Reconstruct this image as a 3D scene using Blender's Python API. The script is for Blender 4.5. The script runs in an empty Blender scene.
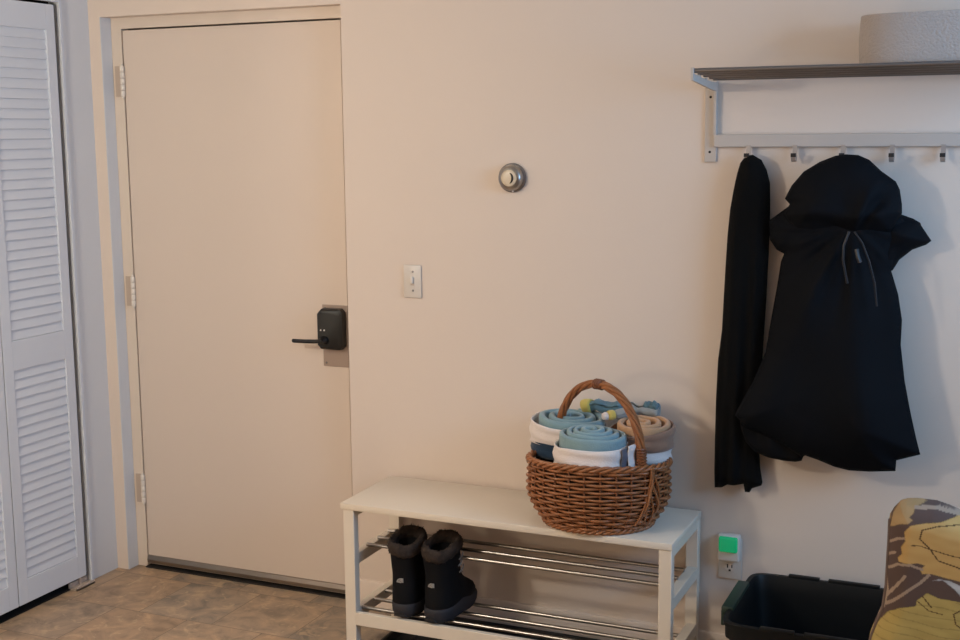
import bpy, bmesh, math, random
from mathutils import Vector, Matrix, noise
from mathutils.geometry import delaunay_2d_cdt
random.seed(7)
PI = math.pi
SC = bpy.context.scene
COL = SC.collection

# ------------------------------------------------------------------ materials
def srgb(r, g, b):
    f = lambda c: (c/255/12.92) if c/255 <= .04045 else ((c/255+.055)/1.055)**2.4
    return (f(r), f(g), f(b), 1)

def mat(name, rgb, rough=.5, metal=0, bump=0, bscale=200, var=0, vscale=6, sheen=0, stretch=None, coat=0, spec=None):
    m = bpy.data.materials.new(name); m.use_nodes = True
    nt = m.node_tree; b = nt.nodes['Principled BSDF']
    b.inputs['Base Color'].default_value = rgb
    b.inputs['Roughness'].default_value = rough
    b.inputs['Metallic'].default_value = metal
    if spec is not None: b.inputs['Specular IOR Level'].default_value = spec
    if sheen: b.inputs['Sheen Weight'].default_value = sheen
    if coat: b.inputs['Coat Weight'].default_value = coat
    tc = nt.nodes.new('ShaderNodeTexCoord')
    mp = nt.nodes.new('ShaderNodeMapping'); nt.links.new(tc.outputs['Object'], mp.inputs[0])
    if stretch: mp.inputs['Scale'].default_value = stretch
    if bump:
        n = nt.nodes.new('ShaderNodeTexNoise'); n.inputs['Scale'].default_value = bscale; n.inputs['Detail'].default_value = 4
        nt.links.new(mp.outputs[0], n.inputs['Vector'])
        bp = nt.nodes.new('ShaderNodeBump'); bp.inputs['Strength'].default_value = bump; bp.inputs['Distance'].default_value = .002
        nt.links.new(n.outputs['Fac'], bp.inputs['Height']); nt.links.new(bp.outputs[0], b.inputs['Normal'])
    if var:
        n2 = nt.nodes.new('ShaderNodeTexNoise'); n2.inputs['Scale'].default_value = vscale; n2.inputs['Detail'].default_value = 6
        nt.links.new(mp.outputs[0], n2.inputs['Vector'])
        mx = nt.nodes.new('ShaderNodeMix'); mx.data_type = 'RGBA'
        mx.inputs[6].default_value = tuple(c*(1-var) for c in rgb[:3])+(1,)
        mx.inputs[7].default_value = tuple(min(1, c*(1+var)) for c in rgb[:3])+(1,)
        nt.links.new(n2.outputs['Fac'], mx.inputs[0]); nt.links.new(mx.outputs[2], b.inputs['Base Color'])
    return m

M = {}
M['wall'] = mat('wall_paint', srgb(222, 205, 191), .62, bump=.10, bscale=120, var=.015, vscale=3)
M['wallw'] = mat('white_wall_paint', srgb(214, 215, 218), .55, bump=.10, bscale=120)
M['door'] = mat('door_paint', srgb(218, 201, 187), .5, bump=.06, bscale=70, var=.02, vscale=2)
M['frame'] = mat('frame_paint', srgb(222, 206, 190), .42)
M['ceil'] = mat('ceiling_paint', srgb(225, 222, 216), .8)
M['closet'] = mat('closet_white_paint', srgb(212, 216, 224), .38, bump=.03, bscale=60)
M['bench'] = mat('bench_white_lacquer', srgb(226, 213, 196), .36)
M['rack'] = mat('rack_white_lacquer', srgb(192, 181, 172), .45)
M['hook'] = mat('satin_hook_metal', srgb(176, 168, 164), .5, metal=.7)
M['steel'] = mat('brushed_steel', srgb(172, 154, 142), .4, metal=.45, bump=.1, bscale=300, stretch=(1, 20, 1))
M['chrome'] = mat('chrome_tube', srgb(168, 163, 158), .30, metal=1)
M['chromedark'] = mat('grey_metal_tube', srgb(136, 132, 132), .36, metal=1)
M['alu'] = mat('aluminium_sweep', srgb(150, 140, 130), .4, metal=1)
M['black'] = mat('black_plastic', srgb(13, 13, 14), .45)
M['blackm'] = mat('black_metal', srgb(9, 9, 10), .4)
M['dark'] = mat('closet_painted_shade', srgb(16, 14, 13), .9)  # near-black, the closet's inner shade put into the colour
M['white'] = mat('white_plastic', srgb(222, 214, 206), .35)
M['plate'] = mat('ivory_plate', srgb(214, 204, 194), .35)
M['hole'] = mat('slot_dark', srgb(35, 30, 28), .7)
M['hinge'] = mat('hinge_painted', srgb(228, 218, 206), .4)
M['leafbeige'] = mat('hinge_leaf_paint', srgb(190, 172, 158), .5)
M['nylon'] = mat('navy_nylon', srgb(4, 6, 12), .8, bump=.12, bscale=90, spec=.16)
M['knit'] = mat('black_knit', srgb(4, 4, 5), .95, bump=.8, bscale=260, stretch=(3, 3, .6), spec=.2)
M['lining'] = mat('black_lining', srgb(5, 5, 8), .9, spec=.2)
M['drawcord'] = mat('dark_cord', srgb(18, 19, 25), .45)
M['bootup'] = mat('boot_upper_black', srgb(7, 7, 11), .75, bump=.25, bscale=160, spec=.22)
M['sole'] = mat('boot_sole_grey', srgb(34, 33, 39), .65)
M['soled'] = mat('boot_outsole_dark', srgb(24, 22, 25), .7)
M['fur'] = mat('faux_fur_brown', srgb(60, 51, 46), .95, bump=1, bscale=150, var=.7, vscale=50, spec=.2)
M['lace'] = mat('lace_grey', srgb(150, 146, 142), .6)
M['logo'] = mat('logo_grey', srgb(150, 148, 146), .4)
M['wicker'] = mat('wicker_brown', srgb(150, 94, 56), .36, bump=.3, bscale=120, var=.5, vscale=45)
M['wicker2'] = mat('wicker_dark', srgb(124, 74, 44), .4, bump=.3, bscale=120, var=.4, vscale=50)
M['wickershade'] = mat('wicker_gap_shade', srgb(38, 22, 14), .8)  # shade between the weavers, as a dark colour
M['teal'] = mat('towel_teal', srgb(128, 156, 163), .95, bump=.8, bscale=260, sheen=.35, var=.1, vscale=30)
M['teald'] = mat('towel_teal_print', srgb(96, 128, 138), .95, bump=.8, bscale=260, sheen=.3, var=.35, vscale=55)
M['twhite'] = mat('towel_white', srgb(226, 214, 208), .95, bump=.7, bscale=260, sheen=.3)
M['navy'] = mat('towel_navy', srgb(30, 54, 78), .95, bump=.6, bscale=260, sheen=.2)
M['brown'] = mat('towel_brown', srgb(150, 114, 92), .95, bump=.8, bscale=260, sheen=.3)
M['tan'] = mat('towel_tan', srgb(196, 150, 110), .95, bump=.8, bscale=260, sheen=.3)
M['yellow'] = mat('towel_yellow', srgb(206, 182, 92), .95, bump=.6, bscale=260, sheen=.3)
M['tgrey'] = mat('towel_grey', srgb(150, 150, 146), .95, bump=.6, bscale=260, sheen=.3)
M['tstripe'] = mat('towel_slate', srgb(92, 92, 104), .95, bump=.6, bscale=260, sheen=.3)
M['bin'] = mat('bin_black_green', srgb(9, 12, 14), .5, spec=.3)
M['bingreen'] = mat('bin_handle_green', srgb(26, 48, 40), .45)
M['paperbox'] = mat('woven_offwhite', srgb(172, 160, 152), .85)
M['rubber'] = mat('black_rubber', srgb(20, 19, 20), .6, bump=.2, bscale=80)

def woven():
    m = M['paperbox']; nt = m.node_tree; b = nt.nodes['Principled BSDF']
    tc = nt.nodes.new('ShaderNodeTexCoord')
    w = nt.nodes.new('ShaderNodeTexWave'); w.bands_direction = 'Z'; w.inputs['Scale'].default_value = 42; w.inputs['Distortion'].default_value = 1.2
    n = nt.nodes.new('ShaderNodeTexNoise'); n.inputs['Scale'].default_value = 160; n.inputs['Detail'].default_value = 3
    nt.links.new(tc.outputs['Object'], w.inputs['Vector']); nt.links.new(tc.outputs['Object'], n.inputs['Vector'])
    a = nt.nodes.new('ShaderNodeMath'); a.operation = 'MULTIPLY_ADD'; a.inputs[1].default_value = .0
    nt.links.new(w.outputs['Fac'], a.inputs[0]); nt.links.new(n.outputs['Fac'], a.inputs[2])
    bp = nt.nodes.new('ShaderNodeBump'); bp.inputs['Strength'].default_value = .9; bp.inputs['Distance'].default_value = .004
    nt.links.new(a.outputs[0], bp.inputs['Height']); nt.links.new(bp.outputs[0], b.inputs['Normal'])
woven()

def knob_glow():
    m = bpy.data.materials.new('green_night_light'); m.use_nodes = True
    b = m.node_tree.nodes['Principled BSDF']
    b.inputs['Base Color'].default_value = srgb(30, 150, 110)
    b.inputs['Roughness'].default_value = .25
    b.inputs['Emission Color'].default_value = srgb(8, 200, 118)
    b.inputs['Emission Strength'].default_value = .28
    return m
M['green'] = knob_glow()

def floor_mat():
    m = bpy.data.materials.new('slate_look_vinyl_tile'); m.use_nodes = True
    nt = m.node_tree; N = nt.nodes.new; L = nt.links.new; b = nt.nodes['Principled BSDF']
    tc = N('ShaderNodeTexCoord')
    mp = N('ShaderNodeMapping'); L(tc.outputs['Object'], mp.inputs[0])
    mp.inputs['Location'].default_value = (.07, .03, 0)
    br = N('ShaderNodeTexBrick'); br.offset = .33; br.inputs['Scale'].default_value = 1
    br.inputs['Brick Width'].default_value = .305; br.inputs['Row Height'].default_value = .305
    br.inputs['Mortar Size'].default_value = .0016; br.inputs['Mortar Smooth'].default_value = .3; br.inputs['Bias'].default_value = 0
    br.inputs['Color1'].default_value = (0, 0, 0, 1); br.inputs['Color2'].default_value = (1, 1, 1, 1)
    br.inputs['Mortar'].default_value = (.5, .5, .5, 1)
    L(mp.outputs[0], br.inputs['Vector'])
    n1 = N('ShaderNodeTexNoise'); n1.inputs['Scale'].default_value = 10; n1.inputs['Detail'].default_value = 8; n1.inputs['Roughness'].default_value = .65; n1.inputs['Distortion'].default_value = .8
    L(tc.outputs['Object'], n1.inputs['Vector'])
    # shift the mottling per tile
    ad = N('ShaderNodeVectorMath'); ad.operation = 'MULTIPLY_ADD'; ad.inputs[1].default_value = (3, 5, 7)
    L(br.outputs['Color'], ad.inputs[0]); L(tc.outputs['Object'], ad.inputs[2]); L(ad.outputs[0], n1.inputs['Vector'])
    r = N('ShaderNodeValToRGB'); e = r.color_ramp.elements
    e[0].position = .36; e[0].color = srgb(84, 70, 60); e[1].position = .66; e[1].color = srgb(208, 172, 132)
    for p, c in ((.43, srgb(128, 108, 90)), (.5, srgb(158, 132, 106)), (.58, srgb(180, 146, 114))):
        k = e.new(p); k.color = c
    L(n1.outputs['Fac'], r.inputs['Fac'])
    hs = N('ShaderNodeMix'); hs.data_type = 'RGBA'; hs.blend_type = 'MIX'
    cr = N('ShaderNodeValToRGB'); ee = cr.color_ramp.elements; ee[0].color = srgb(132, 122, 112); ee[1].color = srgb(182, 146, 112)
    k = ee.new(.35); k.color = srgb(160, 150, 136)
    L(br.outputs['Color'], cr.inputs['Fac'])
    hs.inputs[0].default_value = .45; L(r.outputs[0], hs.inputs[6]); L(cr.outputs[0], hs.inputs[7])
    # pale veins
    n3 = N('ShaderNodeTexNoise'); n3.inputs['Scale'].default_value = 13; n3.inputs['Detail'].default_value = 5; n3.inputs['Distortion'].default_value = 2.2
    L(ad.outputs[0], n3.inputs['Vector'])
    rv = N('ShaderNodeValToRGB'); v = rv.color_ramp.elements
    v[0].position = .60; v[0].color = (0, 0, 0, 1); v[1].position = .70; v[1].color = (.55, .55, .55, 1)
    L(n3.outputs['Fac'], rv.inputs['Fac'])
    mv = N('ShaderNodeMix'); mv.data_type = 'RGBA'; L(rv.outputs[0], mv.inputs[0]); L(hs.outputs[2], mv.inputs[6]); mv.inputs[7].default_value = srgb(206, 176, 140)
    mo = N('ShaderNodeMix'); mo.data_type = 'RGBA'; L(br.outputs['Fac'], mo.inputs[0]); L(mv.outputs[2], mo.inputs[6]); mo.inputs[7].default_value = srgb(104, 88, 74)
    L(mo.outputs[2], b.inputs['Base Color'])
    b.inputs['Roughness'].default_value = .42
    bp = N('ShaderNodeBump'); bp.inputs['Strength'].default_value = .25; bp.inputs['Distance'].default_value = .003
    L(n1.outputs['Fac'], bp.inputs['Height']); L(bp.outputs[0], b.inputs['Normal'])
    return m
M['floor'] = floor_mat()

# ------------------------------------------------------------------ mesh helpers
def add_box(bm, x0, x1, y0, y1, z0, z1, bev=0, seg=2, mtx=None):
    r = bmesh.ops.create_cube(bm, size=1)
    vs = r['verts']
    for v in vs:
        v.co = Vector(((x0+x1)/2+v.co.x*(x1-x0), (y0+y1)/2+v.co.y*(y1-y0), (z0+z1)/2+v.co.z*(z1-z0)))
    if bev:
        es = list({e for v in vs for e in v.link_edges})
        rb = bmesh.ops.bevel(bm, geom=es, offset=bev, segments=seg, affect='EDGES', profile=.5)
        vs = list({v for f in rb['faces'] for v in f.verts} | {v for v in vs if v.is_valid})
    if mtx is not None:
        for v in vs: v.co = mtx @ v.co
    return vs

def add_tube(bm, pts, r, n=8, cap=True, closed=False, flat=None):
    """tube through pts; r a number or function of t in 0..1"""
    pts = [Vector(p) for p in pts]; K = len(pts); rings = []
    up = None
    for i, p in enumerate(pts):
        a = pts[(i-1) % K] if (i > 0 or closed) else pts[0]
        b = pts[(i+1) % K] if (i < K-1 or closed) else pts[-1]
        t = (b-a).normalized()
        if up is None:
            up = Vector((0, 0, 1)) if abs(t.z) < .9 else Vector((1, 0, 0))
        s = t.cross(up).normalized(); up = s.cross(t).normalized()
        rr = r(i/(K-1)) if callable(r) else r
        ring = []
        for k in range(n):
            an = 2*PI*k/n
            fy = flat if flat else 1
            ring.append(bm.verts.new(p+s*math.cos(an)*rr+up*math.sin(an)*rr*fy))
        rings.append(ring)
    for i in range(K if closed else K-1):
        A, B = rings[i], rings[(i+1) % K]
        for k in range(n):
            bm.faces.new((A[k], A[(k+1) % n], B[(k+1) % n], B[k]))
    if cap and not closed:
        bm.faces.new(rings[0][::-1]); bm.faces.new(rings[-1])

def add_loft(bm, rings, cap0=True, cap1=True, closed=True):
    R = [[bm.verts.new(Vector(p)) for p in ring] for ring in rings]
    n = len(R[0])
    for A, B in zip(R, R[1:]):
        for k in range(n if closed else n-1):
            bm.faces.new((A[k], A[(k+1) % n], B[(k+1) % n], B[k]))
    if cap0: bm.faces.new(R[0][::-1])
    if cap1: bm.faces.new(R[-1])
    return R

def add_lathe(bm, prof, mtx=None, n=40):
    """prof = [(r, h)] along local z"""
    mtx = mtx or Matrix()
    rings = []
    for r, h in prof:
        rings.append([mtx @ Vector((r*math.cos(2*PI*k/n), r*math.sin(2*PI*k/n), h)) for k in range(n)])
    add_loft(bm, rings)

def add_prism(bm, pts, axis, a, b):
    """extrude 2D outline along axis ('x','y','z') from a to b"""
    def P(p, t):
        return {'x': (t, p[0], p[1]), 'y': (p[0], t, p[1]), 'z': (p[0], p[1], t)}[axis]
    add_loft(bm, [[P(p, a) for p in pts], [P(p, b) for p in pts]])

def obj(name, bm, m, parent=None, smooth=True, angle=40):
    bmesh.ops.recalc_face_normals(bm, faces=bm.faces[:])
    me = bpy.data.meshes.new(name); bm.to_mesh(me); bm.free()
    ms = m if isinstance(m, (list, tuple)) else [m]
    for x in ms: me.materials.append(x)
    if smooth:
        me.shade_smooth()
        if angle: me.set_sharp_from_angle(angle=math.radians(angle))
    o = bpy.data.objects.new(name, me); COL.objects.link(o)
    if parent:
        o.parent = parent
        if parent.type == 'EMPTY': o.matrix_parent_inverse = Matrix.Translation(parent.location).inverted()
    return o

def thing(name, label, cat, loc=(0, 0, 0), group=None):
    o = bpy.data.objects.new(name, None); COL.objects.link(o)
    o.location = loc; o.empty_display_size = .05
    o['label'] = label; o['category'] = cat
    if group: o['group'] = group
    return o

def tag(o, label, cat, group=None):
    o['label'] = label; o['category'] = cat
    if group: o['group'] = group
    return o

def struct(o, label=None):
    o['kind'] = 'structure'
    if label: o['label'] = label
    return o

def boxobj(name, m, *b, parent=None, bev=0, seg=2):
    bm = bmesh.new(); add_box(bm, *b, bev=bev, seg=seg)
    return obj(name, bm, m, parent)

# ------------------------------------------------------------------ room shell
XL, XR, YB, H = -1.048, 3.30, -5.40, 2.45
struct(boxobj('floor', M['floor'], XL-.75, XR+.2, YB-.1, .20, -.05, 0))
struct(boxobj('ceiling', M['ceil'], XL-2.0, XR+.2, YB-.1, .20, H, H+.05))
OX0, OX1, OZ, DY = -.998, 0.0, 2.078, .060        # door opening, door plane
bm = bmesh.new()
add_box(bm, OX1, XR+.2, 0, .16, 0, H)
add_box(bm, XL-.05, OX0, 0, .16, 0, H)
add_box(bm, OX0, OX1, 0, .16, OZ, H)
struct(boxobj('trim_5', M['wallw'], OX0-.001, OX0+.003, .001, DY-.003, 0, OZ), 'jamb skin of the door recess, daylight put into its pale colour')  # thin skin over the reveal, its paleness stands for daylight from the right
struct(obj('wall_back', bm, M['wall'], angle=30), 'beige painted wall behind the bench and coat rack')
# left wall with the closet opening
CY1, CY0, CZ = -.160, -.898, 2.122
bm = bmesh.new()
add_box(bm, XL-.10, XL, -.09, 0, 0, H)
add_box(bm, XL-.012, XL, CY1, -.09, 0, H)
add_box(bm, XL-.012, XL, CY0, CY1, CZ, H)
add_box(bm, XL-.10, XL-.012, CY0, -.09, CZ+.06, H)
add_box(bm, XL-.10, XL, -.96, CY0, 0, H)
struct(obj('wall_left', bm, M['wallw'], angle=30), 'pale painted wall around the louvered closet')
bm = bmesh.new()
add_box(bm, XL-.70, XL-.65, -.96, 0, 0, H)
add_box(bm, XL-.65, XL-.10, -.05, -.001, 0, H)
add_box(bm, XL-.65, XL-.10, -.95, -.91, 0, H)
struct(obj('wall_closet', bm, M['dark'], angle=30))  # closet walls coloured near-black in place of shade
# far side of the room, never in view from the photo's camera
bm = bmesh.new()
add_box(bm, XL-2.0, XL-.10, -.96, -.951, 0, H)
add_box(bm, XL-2.05, XL-2.0, YB, -.951, 0, H)
struct(obj('wall_entry', bm, M['wall']))
struct(boxobj('floor_entry', M['floor'], XL-2.05, XL-.75, YB-.1, -.951, -.05, 0))
struct(boxobj('wall_front', M['wall'], XL-2.05, XR+.2, YB-.1, YB, 0, H))
WY0, WY1, WZ0, WZ1 = -1.68, -.42, .92, 2.28
bm = bmesh.new()
add_box(bm, XR, XR+.12, YB, WY0, 0, H); add_box(bm, XR, XR+.12, WY1, 0, 0, H)
add_box(bm, XR, XR+.12, WY0, WY1, 0, WZ0); add_box(bm, XR, XR+.12, WY0, WY1, WZ1, H)
struct(obj('wall_right', bm, M['wall']))
bm = bmesh.new()
for a, b, c, d in ((WY0, WY1, WZ0, WZ0+.05), (WY0, WY1, WZ1-.05, WZ1), (WY0, WY0+.05, WZ0, WZ1), (WY1-.05, WY1, WZ0, WZ1), ((WY0+WY1)/2-.025, (WY0+WY1)/2+.025, WZ0, WZ1)):
    add_box(bm, XR+.02, XR+.08, a, b, c, d)
struct(obj('window_1', bm, M['closet']))

# baseboard on the back wall
bm = bmesh.new()
add_prism(bm, [(0, 0), (-.013, 0), (-.013, .094), (-.008, .103), (0, .105)], 'x', .0, XR)
struct(obj('baseboard_back', bm, M['wall'], angle=30))

# ------------------------------------------------------------------ entry door
DX0, DX1 = -.951, -.036
bm = bmesh.new()
add_box(bm, OX0, DX0, DY-.002, .10, 0, OZ)
add_box(bm, DX1+.004, OX1, DY-.002, .10, 0, OZ)
add_box(bm, DX0, DX1+.004, DY-.002, .10, 2.039, OZ)
struct(obj('trim_1', bm, M['frame'], angle=30), 'painted door frame around the entry door')
bm = bmesh.new()
add_box(bm, DX0+.004, DX1, DY, DY+.044, .012, 2.033, bev=.0015, seg=1)
struct(boxobj('trim_4', M['hole'], DX0, DX1, DY-.016, .12, 0, .005), 'threshold strip under the entry door, painted dark as gap shade')  # near-black strip, paints the shade in the gap below the leaf
door = struct(obj('door_1', bm, M['door'], angle=30), 'plain beige entry door with black keypad lock')
boxobj('door_gap_backing', M['hole'], OX0+.02, OX1-.0, DY+.046, .11, 0, 2.06, parent=door)  # dark sheet behind the leaf, stands for shade in the door gaps
bm = bmesh.new()
add_prism(bm, [(DY+.002, .018), (DY-.010, .019), (DY-.012, .032), (DY-.006, .046), (DY+.002, .048)], 'x', DX0+.006, DX1-.002)
obj('door_sweep', bm, M['alu'], door, angle=25)
for z0, z1 in ((1.796, 1.906), (1.020, 1.132), (.256, .368)):
    bm = bmesh.new()
    zc = (z1-z0)/5
    for k in range(5):
        prof = [(.0, 0), (.0075, .0005), (.0085, .002), (.0085, zc-.003), (.0075, zc-.001), (0, zc-.0005)]
        add_lathe(bm, prof, Matrix.Translation((DX0+.001, DY-.008, z0+k*zc)), 14)
    add_lathe(bm, [(0, 0), (.004, 0), (.0055, .004), (.003, .008), (0, .009)], Matrix.Translation((DX0+.001, DY-.008, z1-.001)), 12)
    add_lathe(bm, [(0, -.009), (.003, -.008), (.0055, -.004), (.004, 0), (0, 0)], Matrix.Translation((DX0+.001, DY-.008, z0+.001)), 12)
    h = obj('hinge', bm, M['hinge'], door)
    boxobj('hinge_leaf', M['leafbeige'], DX0-.034, DX0-.004, DY-.005, DY-.001, z0, z1, parent=h)
# steel wrap plate + lock
bm = bmesh.new()
add_box(bm, DX1-.100, DX1+.001, DY-.0035, DY+.001, .846, 1.064, bev=.001, seg=1)
add_box(bm, DX1, DX1+.002, DY-.0035, DY+.044, .846, 1.064)
plate = obj('lock_plate', bm, M['steel'], door, angle=25)
bm = bmesh.new()
for x, z in ((DX1-.088, .858), (DX1-.088, 1.052)):
    add_lathe(bm, [(0, 0), (.004, 0), (.003, .002), (0, .0025)], Matrix.Translation((x, DY-.0035, z)) @ Matrix.Rotation(PI/2, 4, 'X'), 12)
obj('screw', bm, M['chromedark'], plate)
lx0, lx1 = DX1-.101, DX1-.005
bm = bmesh.new()
def lockring(y, ins, z0=.910, z1=1.054, xs=0):
    a, b = lx0+ins+xs, lx1-ins
    c = .012
    return [(a+c, y, z0+ins), (b-c, y, z0+ins), (b, y, z0+ins+c), (b, y, z1-ins-c), (b-c, y, z1-ins), (a+c, y, z1-ins), (a, y, z1-ins-c), (a, y, z0+ins+c)]
R = []
for y, ins in ((DY-.003, .003), (DY-.006, 0), (DY-.030, .001)): R.append(lockring(y, ins))
add_loft(bm, R+[[(x, DY-.047-(.0 if x < (lx0+lx1)/2 else -.014), z) for x, y, z in lockring(0, .006)], [(x, DY-.050-(.0 if x < (lx0+lx1)/2 else -.014), z) for x, y, z in lockring(0, .012)]])
lock = obj('keypad_lock', bm, M['black'], door, angle=22)
bm = bmesh.new()
for x in (lx0+.020, lx0+.034):
    add_lathe(bm, [(0, 0), (.0032, 0), (.0028, .0015), (0, .002)], Matrix.Translation((x, DY-.0485, .981)) @ Matrix.Rotation(PI/2, 4, 'X'), 12)
obj('indicator_light', bm, M['white'], lock)
bm = bmesh.new()
add_lathe(bm, [(0, 0), (.017, 0), (.018, .004), (.015, .02), (.010, .026), (.009, .040), (0, .041)], Matrix.Translation((lx0+.030, DY-.034, .945)) @ Matrix.Rotation(PI/2, 4, 'X'), 20)
add_tube(bm, [(lx0+.030, DY-.066, .945), (lx0+.004, DY-.068, .943), (lx0-.03, DY-.069, .9415), (lx0-.075, DY-.069, .941), (lx0-.082, DY-.066, .941)], .0065, 10, flat=1.1)
obj('lever_handle', bm, M['blackm'], lock)

# ------------------------------------------------------------------ bifold closet doors
def leaf(name, y0, y1, ang_parent=None):
    """one louvered leaf; front face at XL+.012"""
    xf, xb = XL+.010, XL-.018
    z0, z1 = .035, 2.108
    st = .044
    bm = bmesh.new()
    add_box(bm, xb, xf, y0, y0+st, z0, z1, bev=.0015, seg=1)
    add_box(bm, xb, xf, y1-st, y1, z0, z1, bev=.0015, seg=1)
    for a, b in ((z0, .121), (.862, .965), (2.020, z1)):
        add_box(bm, xb, xf, y0+st-.002, y1-st+.002, a, b, bev=.0015, seg=1)
    for a, b in ((.121, .862), (.965, 2.020)):
        n = round((b-a)/.0343); p = (b-a)/n
        for k in range(n):
            zc = a+p*(k+.5)
            # sloping slat: top edge back, bottom edge proud
            add_prism(bm, [(xf-.018, zc+p*.52), (xf-.0095, zc+p*.52), (xf-.0028, zc-p*.40), (xf-.0034, zc-p*.47), (xf-.009, zc-p*.49), (xf-.018, zc-p*.49)], 'y', y0+st-.002, y1-st+.002)
    # note add_prism axis y takes (x,z)
    return bm
L1 = (-.527, -.186); L2 = (-.872, -.531); 
d2 = struct(obj('door_2', leaf('a', *L1), M['closet'], angle=25), 'white louvered bifold closet leaf nearest the entry door')
d3 = struct(obj('door_3', leaf('a', *L2), M['closet'], angle=25), 'second white louvered closet leaf from the entry door')
bm = bmesh.new()
add_box(bm, XL-.002, XL+.012, CY1-.002, CY1+.012, 0, CZ+.004, bev=.001, seg=1)
add_box(bm, XL-.002, XL+.012, CY0, CY1, CZ-.004, CZ+.008, bev=.001, seg=1)
struct(obj('trim_2', bm, M['closet'], angle=25), 'thin trim edge around the closet opening')
struct(boxobj('floor_closet_shade', M['dark'], XL-.65, XL-.004, CY0-.05, -.06, .0, .003))  # dark panel laid over the closet floor, paints the shade under the leaves
bm = bmesh.new()
add_box(bm, XL-.012, XL+.030, -.262, -.166, .001, .006); add_box(bm, XL-.012, XL-.006, -.262, -.166, .001, .024); add_box(bm, XL+.024, XL+.030, -.262, -.166, .001, .012)
add_lathe(bm, [(0, 0), (.005, 0), (.005, .032), (0, .032)], Matrix.Translation((XL-.002, -.21, .005)), 10)
tag(obj('floor_bracket', bm, M['leafbeige'], angle=25), 'small floor pivot bracket under the louvered closet leaf corner', 'bracket')

# ------------------------------------------------------------------ wall fittings
sx, sz = .2505, 1.167
t = thing('light_switch', 'narrow ivory light switch plate on the wall right of the door', 'light switch', (sx, 0, sz))
bm = bmesh.new(); add_box(bm, sx-.033, sx+.033, -.006, -.0005, sz-.055, sz+.055, bev=.003)
obj('cover_plate', bm, M['plate'], t)
bm = bmesh.new(); add_box(bm, sx-.005, sx+.005, -.0135, -.004, sz-.006, sz+.016, bev=.002, mtx=None)
obj('toggle', bm, M['white'], t)
boxobj('toggle_slot', M['leafbeige'], sx-.0065, sx+.0065, -.0068, -.005, sz-.013, sz+.013, parent=t)
for dz in (-.030, .033):
    bm = bmesh.new(); add_lathe(bm, [(0, 0), (.0038, 0), (.003, .0015), (0, .002)], Matrix.Translation((sx+.002, -.006, sz+dz)) @ Matrix.Rotation(PI/2, 4, 'X'), 12)
    obj('screw', bm, M['chromedark'], t)

tx, tz = .611, 1.512
t = thing('thermostat', 'round silver wall thermostat dial between the door and coat rack', 'thermostat', (tx, 0, tz))
RX = Matrix.Translation((tx, 0, tz)) @ Matrix.Rotation(PI/2, 4, 'X')
bm = bmesh.new(); add_lathe(bm, [(0, .0005), (.0445, .0005), (.0465, .003), (.046, .010), (.041, .013), (0, .013)], RX, 48)
obj('base_ring', bm, M['chromedark'], t)
bm = bmesh.new(); add_lathe(bm, [(.038, .012), (.0405, .015), (.039, .028), (.034, .0345), (.0275, .0365), (.0265, .0345), (.0, .0345)], RX, 48)
dial = obj('dial', bm, M['chrome'], t)
bm = bmesh.new(); add_lathe(bm, [(0, .0340), (.0262, .0342), (.0262, .0360), (.023, .0378), (.015, .0385), (0, .0388)], RX, 40)
obj('dial_face', bm, mat('dial_cream', srgb(214, 196, 170), .3), dial)
bm = bmesh.new()
add_tube(bm, [(tx+.013*math.cos(a), -.0386, tz+.017*math.sin(a)) for a in [(-1.25+2.5*k/12) for k in range(13)]], lambda s: .0006+.0030*math.sin(PI*s), 8)
obj('pointer_arc', bm, M['hole'], dial)
bm = bmesh.new(); add_lathe(bm, [(0, 0), (.003, 0), (.0022, .003), (0, .0035)], Matrix.Translation((tx+.004, -.012, tz-.0425)) @ Matrix.Rotation(PI/2, 4, 'X'), 10)
obj('set_screw', bm, M['white'], t)

ox, oz = 1.3275, .352
t = thing('wall_outlet', 'wall outlet plate with one open socket, low behind the bench end', 'outlet', (ox, 0, oz))
bm = bmesh.new(); add_box(bm, ox-.036, ox+.036, -.006, -.0005, oz-.066, oz+.066, bev=.003)
obj('cover_plate', bm, M['plate'], t)
bm = bmesh.new()
prof = [(.0165*math.cos(a), max(-.0135, min(.0135, .0165*math.sin(a)))) for a in [2*PI*k/32 for k in range(32)]]
add_prism(bm, [(ox+p[0], oz-.027+p[1]) for p in prof], 'y', -.0085, -.004)
s = obj('socket', bm, M['plate'], t)
bm = bmesh.new()
add_box(bm, ox-.0085, ox-.0050, -.0092, -.006, oz-.030, oz-.018)
add_box(bm, ox+.0050, ox+.0082, -.0092, -.006, oz-.029, oz-.019)
add_box(bm, ox-.0033, ox+.0033, -.0092, -.006, oz-.040, oz-.034)
obj('socket_slots', bm, M['hole'], s, angle=25)
# plugged-in night light with glowing green lens
t = thing('night_light', 'plug-in night light with glowing green lens in the upper socket', 'night light', (ox, -.006, oz+.035))
bm = bmesh.new(); add_box(bm, ox-.033, ox+.033, -.034, -.0065, oz-.002, oz+.082, bev=.006, seg=3)
obj('housing', bm, M['white'], t)
bm = bmesh.new(); add_box(bm, ox-.0285, ox+.0285, -.046, -.030, oz+.030, oz+.078, bev=.006, seg=3)
obj('lens', bm, M['green'], t)

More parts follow.
